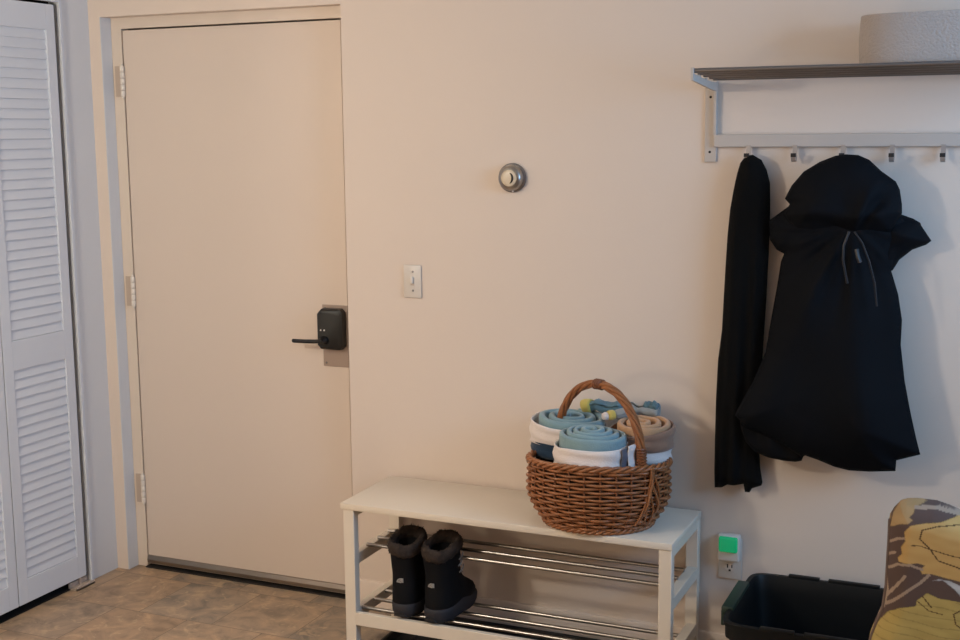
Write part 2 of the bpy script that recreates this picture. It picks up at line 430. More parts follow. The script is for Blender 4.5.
# ------------------------------------------------------------------ shelf rack
rack = thing('coat_rack', 'white wall coat rack with metal rod shelf and a row of hooks', 'coat rack', (1.65, 0, 1.60))
PX0, PX1 = 1.226, 2.155
def bracket(xa, sgn):
    x0, x1 = (xa, xa+.036*sgn) if sgn > 0 else (xa+.036*sgn, xa)
    bm = bmesh.new()
    add_box(bm, x0, x1, -.008, -.0005, 1.562, 1.803, bev=.0015, seg=1)
    xi0, xi1 = (x1-.007, x1) if sgn > 0 else (x0, x0+.007)
    # stepped side arm
    pr = [(-0.298, 1.7910), (-0.298, 1.8250), (-0.289, 1.8250), (-0.289, 1.8090), (-0.230, 1.8030), (-0.224, 1.8090), (-0.213, 1.8090), (-0.209, 1.8020), (-0.151, 1.7970), (-0.146, 1.8030), (-0.134, 1.8030), (-0.131, 1.7970), (-0.078, 1.7940), (-0.020, 1.7940), (-0.008, 1.7940), (-0.008, 1.64), (-0.020, 1.64), (-0.022, 1.7690), (-0.067, 1.7710)]
    add_prism(bm, pr, 'x', xi0, xi1)
    o = obj('bracket', bm, M['rack'], rack, angle=25)
    for z in (1.752, 1.592):
        bm = bmesh.new(); add_lathe(bm, [(0, 0), (.004, 0), (.003, .001), (0, .0012)], Matrix.Translation((x0+.016 if sgn > 0 else x1-.016, -.008, z)) @ Matrix.Rotation(PI/2, 4, 'X'), 12)
        obj('screw', bm, M['hole'], o)
bracket(PX0, 1); bracket(PX1, -1)
bm = bmesh.new(); add_box(bm, PX0+.030, PX1-.030, -.020, -.004, 1.606, 1.643, bev=.002, seg=1)
obj('rail', bm, M['rack'], rack, angle=25)
for y, z in ((-.283, 1.817), (-.22, 1.8135), (-.155, 1.8105), (-.085, 1.8075), (-.035, 1.805)):
    bm = bmesh.new(); add_tube(bm, [(PX0+.030, y, z), (PX1-.030, y, z)], .0068, 12)
    obj('shelf_rod', bm, M['chromedark'], rack)
for i in range(6):
    hx = 1.359+.1335*i
    bm = bmesh.new()
    path = [(-.019, 1.612), (-.0205, 1.600), (-.0205, 1.580), (-.024, 1.570), (-.032, 1.566), (-.042, 1.569), (-.047, 1.578), (-.048, 1.586)]
    th = .0022
    out = []
    for k, (y, z) in enumerate(path):
        a = path[max(0, k-1)]; b = path[min(len(path)-1, k+1)]
        d = Vector((b[0]-a[0], b[1]-a[1])).normalized(); nrm = Vector((-d.y, d.x))
        out.append(((y+nrm.x*th, z+nrm.y*th), (y-nrm.x*th, z-nrm.y*th)))
    poly = [o[0] for o in out]+[o[1] for o in out[::-1]]
    add_prism(bm, poly, 'x', hx-.0065, hx+.0065)
    h = obj('hook', bm, M['hook'], rack, angle=35)
    boxobj('hook_tip', M['hole'], hx-.0072, hx+.0072, -.0515, -.0445, 1.578, 1.589, parent=h, bev=.001)

# woven box on the shelf
bm = bmesh.new()
def rr(cx, cy, a, b, z, n=72, p=3.0):
    o = []
    for k in range(n):
        t_ = 2*PI*k/n; c, s_ = math.cos(t_), math.sin(t_)
        o.append((cx+a*math.copysign(abs(c)**(2/p), c), cy+b*math.copysign(abs(s_)**(2/p), s_), z))
    return o
cx, cy = 1.885, -.145
rings = []
for k in range(13):
    z = 1.8255+.1225*k/12; bl = 1+.012*math.sin(PI*k/12)
    rings.append(rr(cx, cy, .205*bl, .118*bl, z+0*.002))
for k in (12,):
    rings.append(rr(cx, cy, .203, .116, 1.951)); rings.append(rr(cx, cy, .198, .111, 1.951)); rings.append(rr(cx, cy, .196, .109, 1.946)); rings.append(rr(cx, cy, .196, .109, 1.842))
add_loft(bm, rings)
tag(obj('woven_basket', bm, M['paperbox'], angle=50), 'off-white woven oval basket on top of the wall shelf', 'basket')

# ------------------------------------------------------------------ inflated cloth
def sd(p, poly):
    best = 1e9
    n = len(poly)
    for i in range(n):
        ax, az = poly[i]; bx_, bz = poly[(i+1) % n]
        dx, dz = bx_-ax, bz-az
        L_ = dx*dx+dz*dz
        t_ = max(0, min(1, ((p[0]-ax)*dx+(p[1]-az)*dz)/L_)) if L_ else 0
        d = (ax+t_*dx-p[0])**2+(az+t_*dz-p[1])**2
        if d < best: best = d
    return math.sqrt(best)
def inside(p, poly):
    r = False; j = len(poly)-1
    for i in range(len(poly)):
        if (poly[i][1] > p[1]) != (poly[j][1] > p[1]) and p[0] < (poly[j][0]-poly[i][0])*(p[1]-poly[i][1])/(poly[j][1]-poly[i][1])+poly[i][0]: r = not r
        j = i
    return r
def refine(poly, step):
    out = []
    for i in range(len(poly)):
        a = Vector(poly[i]); b = Vector(poly[(i+1) % len(poly)]); n = max(1, int((b-a).length/step))
        for k in range(n):
            out.append(tuple(a.lerp(b, k/n)))
    return out
def inflate(poly, y, T, Rr, step=.008, fold=None, back=.6, power=.5, shear=None, fine=None):
    """cloth piece: the outline in (x,z) hanging about plane y, puffed T to the front and back*T behind"""
    pl = refine(poly, step)
    n = len(pl); pts = [Vector(p) for p in pl]
    xs = [p[0] for p in pl]; zs = [p[1] for p in pl]
    z = min(zs)+step/2; row = 0
    while z < max(zs):
        x = min(xs)+(step/2 if row % 2 else 0)
        while x < max(xs):
            if inside((x, z), pl) and sd((x, z), poly) > step*.6: pts.append(Vector((x, z)))
            x += step
        z += step*.87; row += 1
    if fine:
        fx, fz, st2 = fine
        pts = pts[:n]+[p for p in pts[n:] if not (p.x < fx and p.y > fz)]
        z = fz; row = 0
        while z < max(zs):
            x = min(xs)+(st2/2 if row % 2 else 0)
            while x < fx:
                if inside((x, z), pl) and sd((x, z), poly) > st2*.6: pts.append(Vector((x, z)))
                x += st2
            z += st2*.87; row += 1
    res = delaunay_2d_cdt(pts, [], [list(range(n))], 1, 1e-6)
    V, F = res[0], res[2]
    bm = bmesh.new(); fr = []; bk = []
    edge = set()
    for i, v in enumerate(V):
        d = sd(v, poly); q = min(1, d/Rr); t_ = T*(1-(1-q)**2)**power
        f = fold(v.x, v.y, q) if fold else 0
        yy = y+(shear(v.x, v.y) if shear else 0)
        if d < 1e-4:
            w = bm.verts.new((v.x, yy+f*.0, v.y)); fr.append(w); bk.append(w)
        else:
            fr.append(bm.verts.new((v.x, yy-t_-f*min(1, q*1.5), v.y)))
            bk.append(bm.verts.new((v.x, min(-.004, yy+t_*back), v.y)))
    for f in F:
        try: bm.faces.new([fr[i] for i in f])
        except ValueError: pass
        try: bm.faces.new([bk[i] for i in f][::-1])
        except ValueError: pass
    return bm

SCARF = [(1.376,1.585),(1.355,1.58),(1.341,1.561),(1.332,1.529),(1.323,1.483),(1.314,1.425),(1.308,1.351),(1.304,1.263),(1.3,1.159),(1.297,1.069),(1.287,0.977),(1.283,0.855),(1.282,0.732),(1.282,0.639),(1.284,0.583),(1.305,0.585),(1.323,0.596),(1.341,0.595),(1.371,0.603),(1.376,0.579),(1.39,0.579),(1.397,0.592),(1.425,0.604),(1.428,0.614),(1.421,0.653),(1.415,0.714),(1.408,0.804),(1.407,0.865),(1.417,0.941),(1.422,1.075),(1.426,1.164),(1.429,1.282),(1.431,1.369),(1.43,1.455),(1.428,1.504),(1.418,1.541),(1.402,1.57)]
HOOD = [(1.646,1.587),(1.617,1.583),(1.575,1.566),(1.532,1.539),(1.5,1.5),(1.482,1.463),(1.496,1.447),(1.48,1.418),(1.517,1.371),(1.564,1.361),(1.626,1.374),(1.673,1.353),(1.72,1.365),(1.772,1.377),(1.799,1.427),(1.798,1.451),(1.791,1.491),(1.78,1.513),(1.74,1.542),(1.708,1.572),(1.678,1.585)]
JACKET = [(1.577,1.473),(1.494,1.444),(1.464,1.421),(1.434,1.398),(1.438,1.343),(1.458,1.315),(1.479,1.304),(1.471,1.281),(1.461,1.2),(1.449,1.112),(1.437,1.018),(1.405,0.932),(1.374,0.87),(1.354,0.827),(1.369,0.813),(1.372,0.798),(1.431,0.779),(1.499,0.749),(1.551,0.718),(1.56,0.725),(1.594,0.716),(1.642,0.7),(1.684,0.693),(1.739,0.695),(1.81,0.704),(1.811,0.735),(1.874,0.758),(1.862,0.8),(1.846,0.864),(1.824,0.962),(1.809,1.061),(1.809,1.131),(1.796,1.2),(1.775,1.263),(1.779,1.291),(1.806,1.402),(1.765,1.462),(1.684,1.488)]
RSLEEVE = [(1.711,1.419),(1.788,1.423),(1.825,1.41),(1.844,1.399),(1.847,1.391),(1.875,1.35),(1.862,1.339),(1.826,1.324),(1.793,1.295),(1.776,1.264),(1.743,1.28)]
LINING = [(1.376,0.851),(1.368,0.79),(1.384,0.746),(1.411,0.718),(1.453,0.704),(1.497,0.699),(1.531,0.699),(1.548,0.704),(1.556,0.726),(1.595,0.765),(1.506,0.877)]

def sfold(x, z, q):
    k = max(0, min(1, (1.45-z)/.5))
    return k*(.007*math.sin((x-1.28)*95+z*2)+.004*math.sin((x-1.28)*170-z*5))+.0015*noise.noise(Vector((x*30, 0, z*10)))
bm = inflate(SCARF, -.044, .030, .045, .0065, sfold, back=.9, power=.8)
tag(obj('scarf', bm, M['knit'], angle=0), 'long black knitted scarf folded over the leftmost rack hook', 'scarf')

jk = thing('hooded_jacket', 'black hooded winter jacket hanging by its hood from the rack', 'jacket', (1.646, -.09, 1.58))
GX, GZ = 1.672, 1.372         # where the cloth is gathered below the hood
def jfold(x, z, q):
    dx, dz = x-GX, GZ-z
    if dz <= 0: return .004*noise.noise(Vector((x*14, 3, z*14)))
    a = math.atan2(dx, dz+.03); r = math.hypot(dx, dz)
    w = .011*min(1, r/.16)*math.sin(a*11+.7+1.6*noise.noise(Vector((x*3, 1, z*3))))
    w += .006*min(1, r/.1)*math.sin(a*27+1.3)*max(0, 1-r/.30)
    w += .014*noise.noise(Vector((x*7, 0, z*4)))
    return w
def jshear(x, z): return -.035*max(0, min(1, (1.3-z)/.55))
obj('jacket_body', inflate(JACKET, -.078, .058, .17, .0085, jfold, back=.35, power=.85, shear=lambda x, z: -.030*max(0, min(1, (1.25-z)/.35))), M['nylon'], jk, angle=0)
def hfold(x, z, q):
    # brim fold that falls to the gather
    dx, dz = x-GX, z-GZ
    a = math.atan2(dx, dz+.01); r = math.hypot(dx, dz)
    f = .014*math.exp(-((a-.38)/.16)**2)*min(1, r/.05)
    f -= .016*math.exp(-((a-.62)/.14)**2)*min(1, r/.05)
    f += .004*math.sin(a*7)*min(1, r/.12)
    f += .020*math.exp(-((z-1.41-.15*abs(x-1.66))/.022)**2)
    return f+.006*noise.noise(Vector((x*12, 5, z*12)))
obj('hood', inflate(HOOD, -.104, .052, .10, .0075, hfold, back=.9, power=.85), M['nylon'], jk, angle=0)
obj('sleeve', inflate(RSLEEVE, -.060, .040, .06, .0075, lambda x, z, q: .004*math.sin((x+z)*60), back=.8, power=.8), M['nylon'], jk, angle=0)
obj('lining', inflate(LINING, -.092, .012, .05, .009, lambda x, z, q: .006*math.sin(x*70), back=.7), M['lining'], jk, angle=0)
bm = bmesh.new()
add_tube(bm, [(1.668, -.158, 1.378), (1.656, -.166, 1.34), (1.655, -.163, 1.30), (1.662, -.160, 1.262), (1.668, -.158, 1.235)], .0035, 8)
add_tube(bm, [(1.682, -.160, 1.378), (1.704, -.168, 1.35), (1.724, -.166, 1.30), (1.740, -.160, 1.24), (1.748, -.157, 1.175)], .0030, 8)
add_tube(bm, [(1.690, -.160, 1.33), (1.694, -.166, 1.312), (1.700, -.164, 1.295)], .0065, 8)
obj('drawcord', bm, M['drawcord'], jk)

# ------------------------------------------------------------------ bench
BX0, BX1, BF, BB, BT = .158, 1.238, -.358, -.016, .496
bench = thing('shoe_bench', 'white wooden entry bench with metal rod shoe shelves below', 'bench', ((BX0+BX1)/2, (BF+BB)/2, 0))
bm = bmesh.new(); add_box(bm, BX0, BX1, BF, BB, BT-.021, BT, bev=.002)
obj('seat_top', bm, M['bench'], bench)
LW, LD = .038, .030
for x0 in (BX0+.008, BX1-LW-.002):
    for y0 in (BF+.003, BB-LD):
        boxobj('leg', M['bench'], x0, x0+LW, y0, y0+LD, 0.0005, BT-.021, parent=bench, bev=.0015, seg=1)
    xr0 = x0+.006; xr1 = x0+LW-.001 if x0 > .5 else x0+LW-.006
    for z0, z1 in ((BT-.048, BT-.021), (.288, .323), (.104, .140)):
        boxobj('side_rail', M['bench'], xr0, xr1, BF+.003+LD-.001, BB-LD+.001, z0, z1, parent=bench, bev=.001, seg=1)
boxobj('front_rail', M['bench'], BX0+.008+LW-.001, BX1-LW-.001, BF+.003, BF+.021, .094, .136, parent=bench, bev=.0015, seg=1)
boxobj('back_rail', M['bench'], BX0+.008+LW-.001, BX1-LW-.001, BB-.021, BB-.003, BT-.052, BT-.022, parent=bench, bev=.001, seg=1)
for y, z in ((-.10, .334), (-.175, .334), (-.25, .334), (-.14, .138), (-.22, .138), (-.300, .138)):
    bm = bmesh.new(); add_tube(bm, [(BX0+.034, y, z-.004), (BX1-.030, y, z-.004)], .0062, 12)
    obj('shelf_rod', bm, M['chrome'], bench)

# black tray under the bench
bm = bmesh.new()
x0, x1, y0, y1 = .262, 1.04, -.345, -.030
def ring(i, z): return rr((x0+x1)/2, (y0+y1)/2, (x1-x0)/2-i, (y1-y0)/2-i, z, 64, 9)
add_loft(bm, [ring(.004, .001), ring(0, .004), ring(-.003, .032), ring(.004, .034), ring(.009, .031), ring(.014, .008)])
for k in range(9):
    add_box(bm, x0+.06+k*.075, x0+.072+k*.075, y0+.04, y1-.04, .007, .012, bev=.002)
tag(obj('boot_tray', bm, M['rubber'], angle=40), 'low black rubber boot tray on the floor under the bench', 'tray')

# ------------------------------------------------------------------ boots
def boot(name, label, loc, rz, lean, mirror=1):
    T_ = Matrix.Translation(loc) @ Matrix.Rotation(rz, 4, 'Z')
    t = thing(name, label, 'boot', loc, 'snow boots on the lower bench shelf')
    def sec(z, hw, fr, bk, n=36, p=2.4, sx=0):
        """local: +y towards the toe, heel back at -bk"""
        o = []
        for k in range(n):
            a = 2*PI*k/n; c, s_ = math.cos(a), math.sin(a)
            xx = hw*math.copysign(abs(c)**(2/p), c)
            L_ = fr if s_ > 0 else bk
            yy = L_*math.copysign(abs(s_)**(2/p), s_)
            if s_ > 0: xx *= 1-.22*(s_**2)*(fr > .12)
            elif s_ < 0 and fr > .12: xx *= 1-.12*abs(s_)
            o.append(T_ @ Vector((xx+sx+lean*z, yy, z)))
        return o
    bm = bmesh.new()
    S = [(.020, .046, .175, .060), (.035, .049, .180, .062), (.050, .050, .178, .063), (.068, .050, .165, .062), (.084, .049, .140, .060), (.100, .047, .112, .058), (.118, .046, .090, .056), (.135, .046, .076, .055), (.155, .047, .068, .056), (.180, .049, .067, .059), (.200, .050, .068, .061), (.222, .051, .069, .063)]
    rg = []
    for (z, w, f, b) in S: rg.append(sec(z, w, f, b))
    rg.append(sec(.224, .040, .056, .052)); rg.append(sec(.12, .034, .045, .045))
    add_loft(bm, rg)
    for v in bm.verts: v.co += Vector((noise.noise(v.co*22), noise.noise(v.co*22+Vector((9, 0, 0))), 0))*.0022
    obj('boot_upper', bm, M['bootup'], t, angle=0)
    # midsole with heel curve
    bm = bmesh.new()
    add_loft(bm, [sec(.010, .046, .180, .062), sec(.012, .0505, .186, .066), sec(.026, .0515, .188, .067), sec(.040, .051, .184, .066), sec(.043, .048, .178, .063)])
    for v in bm.verts:
        l = T_.inverted() @ v.co
        if l.z > .03: v.co.z += .014*math.exp(-((l.y-.04)/.05)**2) - .004*max(0, (l.y-.11)/.08)
    so = obj('midsole', bm, M['sole'], t, angle=50)
    bm = bmesh.new()
    add_loft(bm, [sec(.0, .042, .172, .058), sec(.001, .0455, .180, .064), sec(.012, .0462, .184, .066)])
    for v in bm.verts:
        l = T_.inverted() @ v.co
        if l.z < .008: v.co.z += .009*math.exp(-((l.y-.045)/.022)**2)
    # heel lug
    pts = [(.024*math.cos(a), .017+.014*math.sin(a)) for a in [PI*k/10 for k in range(11)]]
    add_loft(bm, [[T_ @ Vector((x, -.0655-.0*z, z-.012)) for x, z in pts], [T_ @ Vector((x*.9, -.0705, z*.95-.011)) for x, z in pts]])
    obj('outsole', bm, M['soled'], so, angle=40)
    # fur collar, fold-over with an uneven nap
    bm = bmesh.new()
    n = 56; m = 14; grid = []
    for k in range(n):
        a = 2*PI*k/n; c, s_ = math.cos(a), math.sin(a)
        cxx, cyy = .049*c, .066*s_+.003
        h = .228+.012*s_+.004*math.sin(3*a+1)
        ringv = []
        for j in range(m):
            b = 2*PI*j/m
            rr_ = .0108+.0035*noise.noise(Vector((c*4+loc[0]*9, s_*4, j*.9)))+.0020*noise.noise(Vector((c*14, s_*14, j*2.1)))
            off = rr_*math.cos(b); up = rr_*1.95*math.sin(b)
            l = Vector((cxx*(1+off/.052), cyy*(1+off/.066), h+up)); l.x += lean*l.z
            ringv.append(bm.verts.new(T_ @ l))
        grid.append(ringv)
    for k in range(n):
        for j in range(m):
            bm.faces.new((grid[k][j], grid[(k+1) % n][j], grid[(k+1) % n][(j+1) % m], grid[k][(j+1) % m]))
    # tufts
    for q in range(420):
        k = random.randrange(n); j = random.randrange(m)
        v = grid[k][j].co; cc = sum((w.co for w in grid[k]), Vector())/m
        d = (v-cc).normalized(); d = (d+Vector((random.uniform(-.5, .5), random.uniform(-.5, .5), random.uniform(-.6, .3)))).normalized()
        s1 = d.orthogonal().normalized()*.0016; s2 = d.cross(s1).normalized()*.0016
        base = [bm.verts.new(v+s1), bm.verts.new(v-s1*.5+s2), bm.verts.new(v-s1*.5-s2)]; tip = bm.verts.new(v+d*random.uniform(.003, .0055))
        for e in range(3): bm.faces.new((base[e], base[(e+1) % 3], tip))
    obj('fur_collar', bm, M['fur'], t, angle=0)
    # laces on the instep side
    bm = bmesh.new()
    for k, z in enumerate((.128, .146, .164, .184)):
        yf = {0: .080, 1: .070, 2: .064, 3: .061}[k]+.003
        add_tube(bm, [T_ @ Vector((lean*z+x, yf-abs(x)*.35, z+.004*math.sin(x*80+k))) for x in (-.030, -.015, 0, .015, .030)], .0022, 6)
    for zz, yy in ((.150, .040), (.172, .034), (.192, .038)):
        add_tube(bm, [T_ @ Vector((lean*zz+.050, yy-.014, zz-.004)), T_ @ Vector((lean*zz+.0525, yy, zz+.006)), T_ @ Vector((lean*zz+.047, yy+.014, zz+.014))], .0024, 6)
    for s_ in (1, -1):
        add_tube(bm, [T_ @ Vector((lean*.19+.004*s_, .066, .190)), T_ @ Vector((lean*.19+.022*s_, .062, .202)), T_ @ Vector((lean*.19+.038*s_, .052, .190)), T_ @ Vector((lean*.19+.046*s_, .040, .165))], .0022, 6)
    obj('laces', bm, M['lace'], t)
    # half-dome emblem at the back of the ankle: three nested quarter arcs
    bm = bmesh.new()
    for r0, r1 in ((.0015, .0050), (.0062, .0098), (.0110, .0148)):
        A = []; B = []
        for k in range(9):
            a = PI/2+PI/2*k/8
            for L_, r_ in ((A, r1), (B, r0)): L_.append((r_*math.cos(a)*1.25, r_*math.sin(a)))
        P_ = [(.006, r1), ] + A + B[::-1] + [(.006, r0)]
        ringA = [T_ @ Vector((x+.004+lean*.115, -.0605+.010*abs(x)/.012*.25, .112+z)) for x, z in P_]
        ringB = [T_ @ Vector((x+.004+lean*.115, -.0580+.010*abs(x)/.012*.25, .112+z)) for x, z in P_]
        add_loft(bm, [ringB, ringA])
    obj('emblem', bm, M['logo'], t, smooth=False)
    return t
boot('snow_boot', 'left black snow boot with brown fur collar on bench shelf', (.361, -.284, .1415), math.radians(1), -.02)
boot('snow_boot', 'right black snow boot with laces showing, beside its mate', (.479, -.288, .1415), math.radians(-9), .0)

# ------------------------------------------------------------------ wicker basket
CX, CY, CZB = .975, -.229, BT
ROT = math.radians(12)
wb = thing('wicker_basket', 'brown wicker basket with arched handle standing on the bench', 'basket', (CX, CY, CZB))
HB = .187
def prof(h):
    """half axes at height fraction h"""
    q = min(1, h/.50)
    a0 = .158+.052*(1-(1-q)**1.5)-.003*max(0, (h-.6)/.4)
    b0 = .138+.030*(1-(1-q)**1.5)-.003*max(0, (h-.6)/.4)
    return a0, b0
def BP(a, h, off=0, dz=0):
    A, B = prof(min(1, max(0, h)))
    x = (A+off)*math.cos(a); y = (B+off)*math.sin(a)
    lift = .012*max(0, -math.sin(a))*h**2
    return Vector((CX+x*math.cos(ROT)-y*math.sin(ROT), CY+x*math.sin(ROT)+y*math.cos(ROT), CZB+.004+h*HB+dz+lift))
NS = 28
bm = bmesh.new()
rows = 17
for r_ in range(rows):
    h = .075+.86*r_/(rows-1)
    pts = []
    for k in range(NS*4):
        a = 2*PI*k/(NS*4)
        pts.append(BP(a, h+.006*noise.noise(Vector((math.cos(a)*3, math.sin(a)*3, r_))), .0055*math.sin(a*NS/2*1.0+PI*r_)))
    rad = .0040+.0006*random.random()
    add_tube(bm, pts, rad, 6, closed=True)
bodyw = obj('woven_body', bm, M['wicker'], wb, angle=0)
bm = bmesh.new()
for k in range(NS):
    a = 2*PI*(k+.5)/NS
    add_tube(bm, [BP(a, h/10, 0) for h in range(0, 11)], .0030, 6)
obj('stakes', bm, M['wicker2'], wb)
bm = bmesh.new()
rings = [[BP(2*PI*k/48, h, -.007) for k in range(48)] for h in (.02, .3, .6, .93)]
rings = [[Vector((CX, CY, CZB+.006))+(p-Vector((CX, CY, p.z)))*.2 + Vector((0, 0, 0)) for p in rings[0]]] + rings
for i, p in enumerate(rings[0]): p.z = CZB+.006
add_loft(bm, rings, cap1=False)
obj('weave_gap_backing', bm, M['wickershade'], wb)  # dark sheet inside the weave, added so its gaps look shaded
bm = bmesh.new()
for (h, rr_, amp, cnt, off) in ((1.0, .0052, .0062, 14, .002), (.02, .0046, .0050, 16, .002)):
    for s_ in range(3):
        pts = []
        for k in range(144):
            a = 2*PI*k/144; ph = a*cnt+2*PI*s_/3
            pts.append(BP(a, h, off+amp*math.cos(ph), amp*math.sin(ph)+(.002 if h < .5 else 0)))
        add_tube(bm, pts, rr_, 6, closed=True)
obj('braided_rim', bm, M['wicker'], wb, angle=0)
# handle: arch from the back left of the rim to the front right
HA = math.radians(-22)
def handle_pt(t_):
    """t 0..1 left to right"""
    a = PI*(1-t_)
    hx = .163*math.cos(a)
    top = .232
    hz = top*math.sin(a)**.85 if 0 < t_ < 1 else 0
    return Vector((CX+.000+hx*math.cos(HA)*1.0, CY+hx*math.sin(HA)*1.0, CZB+HB+hz))
def hframe(t_):
    p = handle_pt(t_); d = (handle_pt(min(1, t_+.01))-handle_pt(max(0, t_-.01))).normalized()
    side = Vector((-math.sin(HA), math.cos(HA), 0)); up = side.cross(d).normalized()
    return p, side, up
bm = bmesh.new()
for s_ in range(5):
    pts = []
    for k in range(81):
        t_ = k/80; p, sd_, up = hframe(t_); ph = 2*PI*s_/5+t_*2*PI*2.6
        pts.append(p+sd_*.0095*math.cos(ph)+up*.0075*math.sin(ph))
    add_tube(bm, pts, .0056, 7)
hd = obj('handle', bm, M['wicker'], wb)
bm = bmesh.new()
for t0 in (.50,):
    pts = []
    for k in range(60):
        t_ = t0-.03+.06*k/59; p, sd_, up = hframe(t_); ph = k/59*2*PI*4.5
        pts.append(p+sd_*.0155*math.cos(ph)+up*.0130*math.sin(ph))
    add_tube(bm, pts, .0036, 6)
obj('handle_wrap', bm, M['wicker2'], hd)
for t0, t1 in ((.015, .075), (.925, .985)):
    bm = bmesh.new(); pts = []
    for k in range(90):
        t_ = t0+(t1-t0)*k/89; p, sd_, up = hframe(t_); ph = k/89*2*PI*6
        pts.append(p+sd_*.0150*math.cos(ph)+up*.0130*math.sin(ph))
    add_tube(bm, pts, .0032, 6)
    obj('handle_wrap', bm, M['wicker2'], hd)
# ends of the handle fan out over the side of the body
for end in (0, 1):
    bm = bmesh.new(); p0 = handle_pt(end)
    for s_ in range(6):
        f = (s_-2.5)/2.5
        ae = math.atan2((p0.y-CY)/.17, (p0.x-CX)/.22)-ROT
        pts = [p0+Vector((0, 0, .015)), p0]
        pe = []
        for k in range(9):
            q = k/8; h = 1.0-q*.86
            sp = f*(.035+.17*q**1.1*(1-.25*q))+.04*math.sin(q*PI*1.6+s_)
            pe.append(BP(ae+sp, h, .009+.005*math.cos(s_*2.1+q*7)))
        add_tube(bm, [p0+Vector((0, 0, .02))]+pe, lambda s: .0043-.0015*s, 6)
    obj('handle_strands', bm, M['wicker'], hd)

# ------------------------------------------------------------------ rolled towels
def spiral_roll(bm, c, rx, ry, z0, z1, turns, th=.006, rot=0, dome=.0, sq=2.0, start=.12, tilt=(0, 0), seed=0, nz=9, wob=.05):
    """a cloth strip wound into a spiral about the vertical; rounded upper hem"""
    N_ = int(turns*36)
    outer = []
    for k in range(N_+1):
        f = k/N_; a = 2*PI*turns*f+rot; r_ = start+(1-start)*f
        r_ *= 1+wob*noise.noise(Vector((math.cos(a)*1.1, seed+math.sin(a)*1.1, f*2.2)))*(1-.6*f)
        outer.append((a, r_))
    rings = []
    T2 = th
    for a, r_ in outer:
        ca, sa = math.cos(a), math.sin(a)
        sx_ = math.copysign(abs(ca)**(2/sq), ca); sy_ = math.copysign(abs(sa)**(2/sq), sa)
        P = Vector((c[0]+rx*r_*sx_, c[1]+ry*r_*sy_, 0)); nn = Vector((ca, sa, 0))
        zt = z1+dome*(1-r_**2)+.004*noise.noise(Vector((a*.9, seed+3, r_*4)))+tilt[0]*(P.x-c[0])+tilt[1]*(P.y-c[1])
        ring_ = []
        for s_, z_ in ((-1, z0), (-1, zt-T2*1.2), (-.92, zt-T2*.5), (-.6, zt-T2*.1), (0, zt+.0005), (.6, zt-T2*.1), (.92, zt-T2*.5), (1, zt-T2*1.2), (1, z0)):
            ring_.append(P+nn*s_*T2+Vector((0, 0, z_)))
        rings.append(ring_)
    add_loft(bm, rings, closed=True)

def sleeve_shape(bm, c, rx, ry, z0, z1, th=.004, rot=0, sq=2.3, tilt=(0, 0), seed=0, a0=0, a1=2*PI, flare=.0):
    n = 64; rings = []
    for k in range(n+1):
        a = a0+(a1-a0)*k/n; ca, sa = math.cos(a), math.sin(a)
        sx_ = math.copysign(abs(ca)**(2/sq), ca); sy_ = math.copysign(abs(sa)**(2/sq), sa)
        ring_ = []
        w = 1+.012*noise.noise(Vector((ca*3, sa*3, seed)))
        P = Vector((c[0]+rx*w*sx_, c[1]+ry*w*sy_, 0)); nn = Vector((ca, sa, 0))
        zt = z1+tilt[0]*(P.x-c[0])+tilt[1]*(P.y-c[1])+.003*noise.noise(Vector((ca*2, sa*2, seed+5)))
        nz = 7
        prof_ = []
        for j in range(nz):
            z_ = z0+(zt-th-z0)*j/(nz-1); bulge = .003*math.sin(j*1.4+a*2+seed)+flare*(1-j/(nz-1))
            prof_.append((th/2+bulge, z_))
        prof_ += [(th*.3, zt-th*.3), (0, zt), (-th*.3, zt-th*.3)]
        for j in range(nz-1, -1, -1):
            z_ = z0+(zt-th-z0)*j/(nz-1); prof_.append((-th/2+.003*math.sin(j*1.4+a*2+seed)+flare*(1-j/(nz-1)), z_))
        for o_, z_ in prof_: ring_.append(P+nn*o_+Vector((0, 0, z_)))
        rings.append(ring_)
    closed_all = abs(a1-a0-2*PI) < 1e-6
    R = [[bm.verts.new(p) for p in r] for r in (rings[:-1] if closed_all else rings)]
    m = len(R[0]); K = len(R)
    for i in range(K if closed_all else K-1):
        A, B = R[i], R[(i+1) % K]
        for j in range(m): bm.faces.new((A[j], A[(j+1) % m], B[(j+1) % m], B[j]))
    if not closed_all: bm.faces.new(R[0][::-1]); bm.faces.new(R[-1])

G = 'rolled towels in the wicker basket'
# A: teal and white roll at the back left
t = thing('rolled_towel', 'large rolled towel, teal top, white side and navy hem, left in basket', 'towel', (.852, -.150, .66), G)
cA = (.854, -.152)
bm = bmesh.new(); spiral_roll(bm, cA, .110, .092, .676, .794, 3.0, .0100, rot=1.57, dome=.004, seed=1, tilt=(-.04, .05), wob=.10); obj('towel_roll', bm, M['teal'], t, angle=0)
bm = bmesh.new(); sleeve_shape(bm, cA, .115, .096, .716, .776, .008, seed=2, tilt=(-.10, .05)); w_ = obj('white_wrap', bm, M['twhite'], t, angle=0); w_['label'] = 'white outer layer'
bm = bmesh.new(); sleeve_shape(bm, cA, .112, .093, .674, .726, .007, seed=3, tilt=(-.02, 0)); w_ = obj('navy_hem', bm, M['navy'], t, angle=0); w_['label'] = 'navy lower band'
